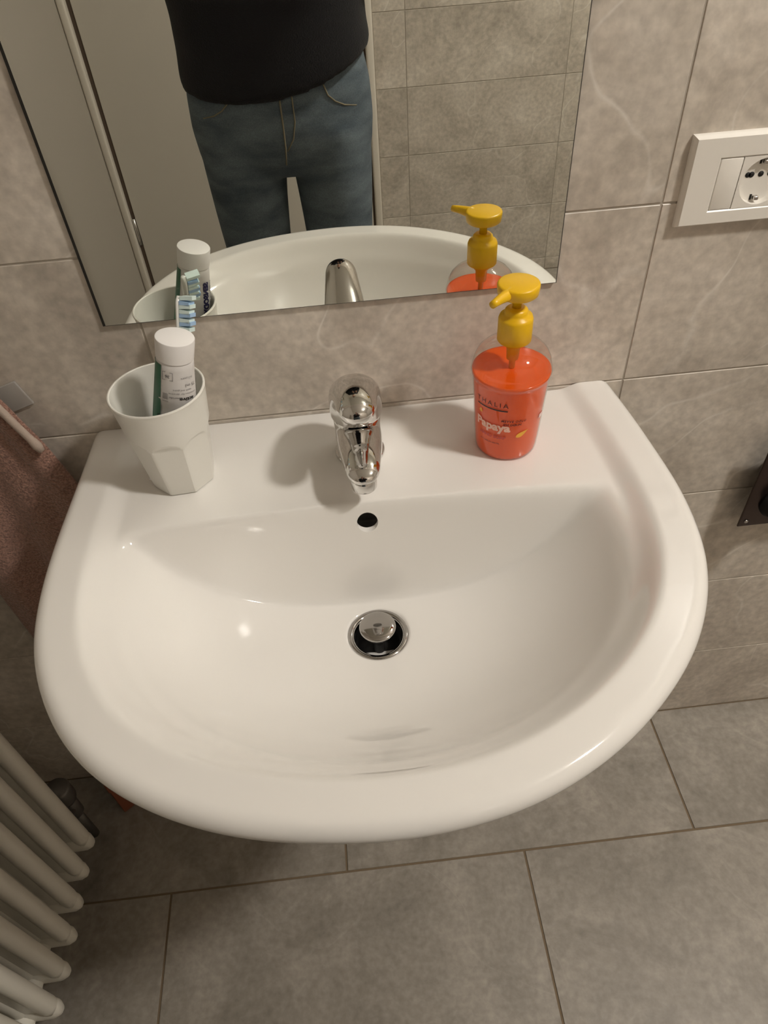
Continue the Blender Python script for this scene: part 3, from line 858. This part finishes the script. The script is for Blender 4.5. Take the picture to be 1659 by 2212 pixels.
# ------------------------------------------------------------------ dark metal plate low on the wall
dp = tag(empty('metal_wall_plate', (0.5755, 0, 0.625)), 'dark bronze metal plate with a black knob, low on the tiled wall', 'wall plate')
obj('plate', box_bm(-0.063, 0.063, -0.0270, -0.0240, -0.0735, 0.0735, 0.0012), M['dark_metal'], dp)
obj('standoff', box_bm(-0.035, 0.035, -0.0245, -0.0002, -0.045, 0.045, 0.002), M['black'], dp)
for sx in (-1, 1):
    for sz in (-1, 1):
        obj('screw', lathe_bm([(0.0030, 0), (0.0030, 0.001), (0.0018, 0.0018), (0.0003, 0.002)], 16), M['steel'], dp).matrix_local = Matrix.Translation((sx*0.0535, -0.0270, sz*0.0635)) @ Matrix.Rotation(PI/2, 4, 'X')
kn = lathe_bm([(0.027, 0.0), (0.027, 0.004), (0.023, 0.010), (0.021, 0.028), (0.019, 0.030), (0.001, 0.0302)], 40)
obj('knob', kn, M['black'], dp).matrix_local = Matrix.Translation((-0.0185, -0.0270, -0.030)) @ Matrix.Rotation(PI/2, 4, 'X')

# ------------------------------------------------------------------ towel and its hook
hk = tag(empty('adhesive_hook', (-0.365, 0, 0.8555)), 'small clear plastic adhesive hook holding the brown towel', 'hook')
bmh = box_bm(-0.026, 0.026, -0.0035, -0.0003, -0.0155, 0.0155, 0.0012)
bmesh.ops.rotate(bmh, verts=bmh.verts, cent=(0, 0, 0), matrix=Matrix.Rotation(-0.31, 3, 'Y'))
obj('hook_plate', bmh, M['acrylic'], hk)
obj('hook_arm', tube_bm([Vector((-0.02, -0.003, 0.022)), Vector((-0.021, -0.016, 0.024)), Vector((-0.021, -0.030, 0.027)), Vector((-0.021, -0.040, 0.034)), Vector((-0.021, -0.044, 0.044))], 0.0032, 12), M['acrylic'], hk)

def build_towel():
    prof = [  # z, x left, x right, fold depth
        (0.898, -0.392, -0.373, 0.004), (0.886, -0.404, -0.3640, 0.008), (0.869, -0.416, -0.3560, 0.010), (0.842, -0.431, -0.3465, 0.011), (0.8145, -0.443, -0.3365, 0.012), (0.780, -0.455, -0.3275, 0.012),
        (0.750, -0.463, -0.3205, 0.012), (0.70, -0.472, -0.3130, 0.013), (0.64, -0.479, -0.3080, 0.014), (0.575, -0.482, -0.3060, 0.015), (0.518, -0.480, -0.3050, 0.015), (0.46, -0.478, -0.3050, 0.015), (0.415, -0.476, -0.306, 0.015)]
    rows = catmull(prof, 6)
    nu = 60
    bm = bmesh.new(); G = []
    for i, (z, xl, xr, fd) in enumerate(rows):
        row = []
        for j in range(nu+1):
            u = j/nu
            yy = -0.024-0.6*fd*(0.55*math.sin(u*9.2+0.6)+0.45*math.sin(u*16+2.0+z*5))
            row.append(bm.verts.new((xl+(xr-xl)*u, min(yy, -0.0085), z+0.006*math.sin(u*6)*min(1, i/8))))
        G.append(row)
    for a, b in zip(G[:-1], G[1:]):
        for j in range(nu): bm.faces.new((a[j], a[j+1], b[j+1], b[j]))
    fix_normals(bm)
    o = obj('towel', bm, M['towel'])
    md = o.modifiers.new('s', 'SOLIDIFY'); md.thickness = 0.006; md.offset = 0
    bake(o)
    o.data.materials.clear(); o.data.materials.append(M['towel'])
    for p in o.data.polygons: p.use_smooth = True
    edge = [(p[2]-0.0005, -0.0355, p[0]+0.002) for p in rows if p[0] > 0.812]
    edge += [(edge[-1][0]+0.003, -0.037, edge[-1][2]-0.006)]
    n = len(edge)
    hm = obj('hem', tube_bm(edge, [0.0042]*(n-3)+[0.0050, 0.0054, 0.0034], 12), M['towel_hem'], o)
    return tag(o, 'brown terry towel hanging on the wall left of the washbasin', 'towel')
build_towel()

# ------------------------------------------------------------------ radiator
def build_radiator():
    root = tag(empty('radiator', (-0.560, -0.173, 0.0)), 'cream enamelled column radiator on the left wall in front of the washbasin', 'radiator')
    z0, z1 = 0.100, 0.720
    xf = 0.073      # front face in local x
    cols = (xf-0.0125, xf-0.0125-0.036, xf-0.0125-0.072)
    def sec_mesh():
        bm = bmesh.new()
        for x in cols:
            ring = []
            for z, k in ((z0+0.028, 0.9), (z0+0.045, 1.0), (z1-0.045, 1.0), (z1-0.028, 0.9)):
                ring.append([(x+0.0125*k*math.cos(2*PI*i/20), 0.0128*k*math.sin(2*PI*i/20), z) for i in range(20)])
            rings_bm(ring, True, True, bm)
        box_bm(cols[2], cols[0], -0.0085, 0.0085, z0+0.03, z1-0.03, 0.003, 2, bm)      # solid web between the columns
        # pressed headers joining the columns, rounded like the photo's pointed lower ends
        for s, zz in ((1, z0), (-1, z1)):
            rings = []
            n = 16
            for t, hh, yw in ((0.0, 0.010, 0.005), (0.04, 0.018, 0.010), (0.12, 0.024, 0.0125), (0.5, 0.027, 0.0135), (0.88, 0.025, 0.0128), (0.96, 0.020, 0.0095), (1.0, 0.012, 0.005)):
                x = (cols[2]-0.0125)+(xf+0.0005-(cols[2]-0.0125))*t
                rings.append([(x, yw*math.cos(2*PI*i/n), zz+s*0.027+hh*math.sin(2*PI*i/n)) for i in range(n)])
            rings_bm(rings, True, True, bm)
        fix_normals(bm)
        me = bpy.data.meshes.new('section'); bm.to_mesh(me); bm.free()
        for p in me.polygons: p.use_smooth = True
        me.materials.append(M['radiator'])
        return me
    me = sec_mesh()
    for k in range(13):
        o = bpy.data.objects.new('section', me); o.location = (0, -0.0452*k, 0); link(o, root)
    for zz in (z0+0.027, z1-0.027):
        obj('manifold', cyl_between((cols[1], 0.014, zz), (cols[1], -0.0452*12-0.014, zz), 0.016, 20), M['radiator'], root)
    for zz in (0.22, 0.62):
        obj('bracket', box_bm(-0.1295, cols[2], -0.208, -0.200, zz-0.008, zz+0.008), M['steel'], root, smooth=False)
    # valve and pipe by the corner
    v = obj('valve', lathe_bm([(0.012, -0.03), (0.014, -0.026), (0.014, 0.010), (0.011, 0.014), (0.011, 0.022), (0.019, 0.024), (0.0205, 0.030), (0.0205, 0.058), (0.018, 0.063), (0.001, 0.064)], 28), M['valve'], root, loc=(cols[1], 0.062, z0+0.027))
    obj('union', cyl_between((0, 0, 0), (0, -0.048, 0), 0.011, 20), M['valve'], v)
    obj('supply_pipe', tube_bm([(cols[1], 0.062, z0), (cols[1], 0.062, 0.004)], 0.008, 16), M['valve'], root)
    return root
build_radiator()

# ------------------------------------------------------------------ reddish-brown box under the basin
def build_box():
    rz = math.radians(38)
    root = tag(empty('storage_box', (-0.4834, -0.0411, 0.0), (0, 0, rz)), 'small reddish-brown box on the floor in the shadow under the washbasin', 'box')
    a = 0.0265
    bm = box_bm(-a, a, -a, a, 0.0003, 0.085, 0.0015)
    obj('box_body', bm, M['brown_card'], root)
    obj('box_lid', box_bm(-a-0.0015, a+0.0015, -a-0.0015, a+0.0015, 0.0855, 0.105, 0.0015), M['brown_card'], root)
build_box()

# ------------------------------------------------------------------ the person in the mirror
def chain(bm, pts, n=20, sy=1.0):
    """tapered limb with rounded joints: pts = [(Vector, radius)...]"""
    P = [Vector(p) for p, r in pts]; R = [r for p, r in pts]
    tube_bm(P, R, n, bm)
    for p, r in zip(P, R):
        bmesh.ops.create_uvsphere(bm, u_segments=14, v_segments=10, radius=r, matrix=Matrix.Translation(p))

def loft_ell(bm, secs, n=40):
    """secs: (cx, cy, z, rx, ry, dz_right, sq)"""
    rings = []
    for cx, cy, z, rx, ry, dz, sq in secs:
        r = []
        for i in range(n):
            a = 2*PI*i/n; c, s = math.cos(a), math.sin(a)
            px = math.copysign(abs(c)**(2/sq), c); py = math.copysign(abs(s)**(2/sq), s)
            r.append((cx+rx*px, cy+ry*py, z+dz*px))
        rings.append(r)
    rings_bm(rings, True, True, bm)

def remesh(o, vox, it, fac=0.5, mat=None):
    md = o.modifiers.new('r', 'REMESH'); md.mode = 'VOXEL'; md.voxel_size = vox; md.use_smooth_shade = True
    sm = o.modifiers.new('s', 'SMOOTH'); sm.factor = fac; sm.iterations = it
    bake(o)
    if mat: o.data.materials.clear(); o.data.materials.append(mat)
    for p in o.data.polygons: p.use_smooth = True
    return o

def build_person():
    cx, cy = -0.0735, -0.945
    # phone held in both hands, its lens is the camera's place
    pc = CAM - fw*0.008 - UP*0.052 + RIGHT*0.018
    HL = pc - RIGHT*0.052 - fw*0.012 - UP*0.03
    HR = pc + RIGHT*0.052 - fw*0.012 - UP*0.03
    bm = bmesh.new()
    V = Vector
    # torso, neck, head (under the clothes)
    chain(bm, [((cx, cy, 0.93), 0.105), ((cx, cy, 1.05), 0.100), ((cx, cy-0.005, 1.20), 0.108), ((cx, cy-0.015, 1.32), 0.105), ((cx, cy-0.015, 1.41), 0.07), ((cx, cy-0.005, 1.47), 0.055), ((cx, cy+0.01, 1.53), 0.053)])
    hc = V((cx, cy+0.03, 1.625))
    for off, r, sc in (((0, 0, 0.0), 0.092, (0.84, 1.0, 1.18)), ((0, 0.028, -0.055), 0.060, (0.9, 0.95, 1.0)), ((0, 0.092, -0.018), 0.013, (0.8, 1.0, 1.5)), ((-0.080, -0.002, -0.015), 0.022, (0.35, 0.8, 1.4)), ((0.080, -0.002, -0.015), 0.022, (0.35, 0.8, 1.4)),
                       ((-0.03, 0.076, 0.008), 0.014, (1.2, 0.5, 0.6)), ((0.03, 0.076, 0.008), 0.014, (1.2, 0.5, 0.6)), ((0, 0.082, -0.062), 0.013, (1.6, 0.6, 0.5))):
        Mx = Matrix.Translation(hc) @ Matrix.Rotation(math.radians(-24), 4, 'X') @ Matrix.Translation(V(off)) @ Matrix.Diagonal((*sc, 1))
        bmesh.ops.create_uvsphere(bm, u_segments=24, v_segments=16, radius=r, matrix=Mx)
    for s, hand in ((-1, HL), (1, HR)):
        sh = V((cx+s*0.165, cy-0.015, 1.395)); el = V((cx+s*0.215, cy+0.03, 1.145)); wr = hand - UP*0.055 - fw*0.025 + RIGHT*s*0.012
        chain(bm, [((cx+s*0.07, cy-0.015, 1.385), 0.052), (sh, 0.045), (sh.lerp(el, 0.5), 0.040), (el, 0.036), (el.lerp(wr, 0.4), 0.036), (wr, 0.024)])
        # palm beside the phone
        chain(bm, [(wr, 0.022), (wr.lerp(hand, 0.55), 0.022), (hand+UP*0.01, 0.019), (hand+UP*0.01+fw*0.012, 0.016)])
        chain(bm, [(wr.lerp(hand, 0.5)+RIGHT*s*0.008, 0.019), (hand+RIGHT*s*0.008-UP*0.005, 0.018)])
        # four fingers curl round the back of the phone, thumb rests on its screen side
        for k, ln in enumerate((0.046, 0.052, 0.048, 0.038)):
            b0 = hand + UP*(0.034-0.019*k) + RIGHT*s*0.006
            b1 = b0 + fw*0.026 + RIGHT*s*0.001
            b2 = b1 + fw*0.004 - RIGHT*s*ln*0.45
            b3 = b2 - RIGHT*s*ln*0.28 - fw*0.001
            chain(bm, [(hand+UP*(0.02-0.014*k), 0.0115), (b0, 0.0095), (b1, 0.0088), (b2, 0.0082), (b3, 0.007)], 12)
        t0 = hand - UP*0.022 - fw*0.004
        chain(bm, [(t0, 0.013), (t0+UP*0.022-fw*0.006-RIGHT*s*0.006, 0.0105), (t0+UP*0.046-fw*0.003-RIGHT*s*0.017, 0.0088)], 12)
    for s in (-1, 1):
        hx = cx+s*0.082
        chain(bm, [((hx, cy, 0.88), 0.092), ((hx+s*0.004, cy+0.004, 0.70), 0.068), ((hx+s*0.006, cy+0.008, 0.50), 0.052), ((hx+s*0.006, cy-0.005, 0.36), 0.050), ((hx+s*0.006, cy-0.008, 0.10), 0.034), ((hx+s*0.006, cy-0.005, 0.062), 0.036)])
        chain(bm, [((hx+s*0.006, cy-0.02, 0.05), 0.031), ((hx+s*0.010, cy+0.06, 0.036), 0.022), ((hx+s*0.012, cy+0.12, 0.030), 0.015)])
    fix_normals(bm)
    person = obj('person', bm, M['skin'])
    remesh(person, 0.006, 4, 0.5, M['skin'])
    tag(person, 'person in a black jumper and blue jeans photographing the washbasin, seen in the mirror', 'person')

    # jeans
    bm = bmesh.new()
    loft_ell(bm, [(cx, cy, 1.00, 0.158, 0.108, 0, 2.2), (cx, cy, 0.96, 0.168, 0.116, 0, 2.2), (cx, cy, 0.90, 0.180, 0.122, 0, 2.2), (cx, cy, 0.84, 0.183, 0.122, 0, 2.2), (cx, cy, 0.79, 0.178, 0.112, 0, 2.3), (cx, cy-0.006, 0.750, 0.160, 0.088, 0, 2.3)])
    for s in (-1, 1):
        hx = cx+s*0.089
        loft_ell(bm, [(cx+s*0.085, cy, 0.84, 0.090, 0.112, 0, 2.1), (hx+s*0.002, cy, 0.76, 0.084, 0.104, 0, 2.1), (hx+s*0.003, cy+0.003, 0.68, 0.0790, 0.095, 0, 2.1), (hx+s*0.003, cy+0.006, 0.58, 0.073, 0.085, 0, 2), (hx, cy+0.008, 0.48, 0.069, 0.078, 0, 2),
                      (hx, cy, 0.36, 0.068, 0.076, 0, 2), (hx, cy-0.004, 0.20, 0.066, 0.074, 0, 2), (hx, cy, 0.075, 0.068, 0.078, 0, 2), (hx, cy+0.002, 0.050, 0.066, 0.077, 0, 2)])
    fix_normals(bm)
    jeans = obj('jeans', bm, M['denim'], person)
    remesh(jeans, 0.008, 8, 0.5, M['denim'])
    # front fly and pocket stitching, laid on the cloth
    def front_y(x, z):
        rx = 0.178; t = min(0.98, abs(x-cx)/rx)
        return cy+0.122*(1-t**2.2)**(1/2.2)+0.001
    def stitch(name, pts, r=0.0013):
        obj(name, tube_bm([(x, front_y(x, z), z) for x, z in pts], r, 8), M['stitch'], jeans)
    stitch('fly_seam', [(cx+0.004, 0.94), (cx+0.004, 0.90), (cx+0.004, 0.86), (cx+0.003, 0.82), (cx, 0.79)], 0.0016)
    stitch('fly_seam', [(cx+0.026, 0.94), (cx+0.027, 0.90), (cx+0.027, 0.865), (cx+0.020, 0.835), (cx+0.006, 0.815)])
    for s in (-1, 1):
        stitch('pocket_seam', [(cx+s*(0.075+0.10*math.sin(a)), 0.935-0.065*math.sin(a+0.1)) for a in [0.1, 0.3, 0.5, 0.7, 0.9]] if False else [(cx+s*(0.085+0.085*t), 0.925-0.055*math.sqrt(max(0, 1-(1-t)**2))) for t in (0, 0.1, 0.25, 0.45, 0.7, 1.0)], 0.0014)
    # jumper: hem lower in the middle and on the left
    bm = bmesh.new()
    n = 56
    rings = []
    for z, rx, ry, k in ((0.899, 0.179, 0.126, 1.0), (0.904, 0.184, 0.132, 1.0), (0.93, 0.184, 0.134, 0.8), (0.97, 0.180, 0.134, 0.45), (1.03, 0.178, 0.136, 0.15), (1.10, 0.184, 0.139, 0), (1.20, 0.198, 0.142, 0), (1.30, 0.203, 0.138, 0), (1.37, 0.195, 0.118, 0), (1.42, 0.15, 0.09, 0), (1.455, 0.085, 0.072, 0), (1.475, 0.068, 0.066, 0)):
        r = []
        for i in range(n):
            a = 2*PI*i/n; c, s = math.cos(a), math.sin(a)
            px = math.copysign(abs(c)**(2/2.3), c); py = math.copysign(abs(s)**(2/2.3), s)
            hem = k*(0.020*px+0.040*px*px*(1 if px > 0 else 0.75))
            r.append((cx+rx*px, cy+ry*py, z+hem))
        rings.append(r)
    rings_bm(rings, True, True, bm)
    for s, hand in ((-1, HL), (1, HR)):
        sh = V((cx+s*0.165, cy-0.015, 1.388)); el = V((cx+s*0.215, cy+0.03, 1.145)); wr = hand - UP*0.055 - fw*0.025 + RIGHT*s*0.012
        chain(bm, [(V((cx+s*0.06, cy-0.013, 1.395)), 0.074), (V((cx+s*0.11, cy-0.013, 1.392)), 0.071), (sh, 0.066), (sh.lerp(el, 0.5), 0.059), (el, 0.050), (el.lerp(wr, 0.5), 0.045), (el.lerp(wr, 0.9), 0.034)])
    fix_normals(bm)
    jp = obj('jumper', bm, M['sweater'], person)
    remesh(jp, 0.008, 6, 0.5, M['sweater'])
    # shoes
    for s in (-1, 1):
        hx = cx+s*0.094
        bm = bmesh.new()
        loft_ell(bm, [(hx+s*0.004, cy+0.055, 0.0095, 0.046, 0.138, 0, 2.4), (hx+s*0.004, cy+0.055, 0.03, 0.047, 0.140, 0, 2.4), (hx+s*0.004, cy+0.045, 0.055, 0.043, 0.125, 0, 2.3), (hx, cy+0.01, 0.080, 0.039, 0.075, 0, 2.1), (hx, cy-0.01, 0.100, 0.040, 0.052, 0, 2)])
        fix_normals(bm)
        sh = obj('shoe', bm, M['shoe'], person)
        bm = bmesh.new()
        loft_ell(bm, [(hx+s*0.004, cy+0.056, 0.0004, 0.048, 0.142, 0, 2.4), (hx+s*0.004, cy+0.056, 0.0095, 0.050, 0.144, 0, 2.4), (hx+s*0.004, cy+0.056, 0.018, 0.0485, 0.142, 0, 2.4)])
        fix_normals(bm)
        obj('sole', bm, M['sole'], sh)
    # hair cap
    bm = bmesh.new()
    Mx = Matrix.Translation(hc) @ Matrix.Rotation(math.radians(-24), 4, 'X') @ Matrix.Diagonal((0.88, 1.03, 1.2, 1))
    bmesh.ops.create_uvsphere(bm, u_segments=32, v_segments=20, radius=0.096, matrix=Matrix.Identity(4))
    bmesh.ops.delete(bm, geom=[v for v in bm.verts if v.co.z < 0.02-0.9*max(0, -v.co.y)*0.9 and v.co.z < 0.055 and not (v.co.y < -0.03 and v.co.z > -0.06)], context='VERTS')
    bmesh.ops.transform(bm, matrix=Mx, verts=bm.verts)
    hr = obj('hair', bm, M['hair'], person)
    md = hr.modifiers.new('s', 'SOLIDIFY'); md.thickness = 0.008; md.offset = 1
    bake(hr); hr.data.materials.clear(); hr.data.materials.append(M['hair'])
    for p in hr.data.polygons: p.use_smooth = True
    # phone
    ph = tag(empty('smartphone', pc), 'dark smartphone held up in both hands by the person', 'phone')
    ph.matrix_world = Matrix(((RIGHT.x, UP.x, -fw.x, pc.x), (RIGHT.y, UP.y, -fw.y, pc.y), (RIGHT.z, UP.z, -fw.z, pc.z), (0, 0, 0, 1)))
    obj('phone_body', box_bm(-0.0375, 0.0375, -0.080, 0.080, -0.004, 0.004, 0.003, 3), M['phone'], ph)
    obj('screen', box_bm(-0.035, 0.035, -0.077, 0.077, 0.0040, 0.0044), M['black'], ph, smooth=False)
build_person()
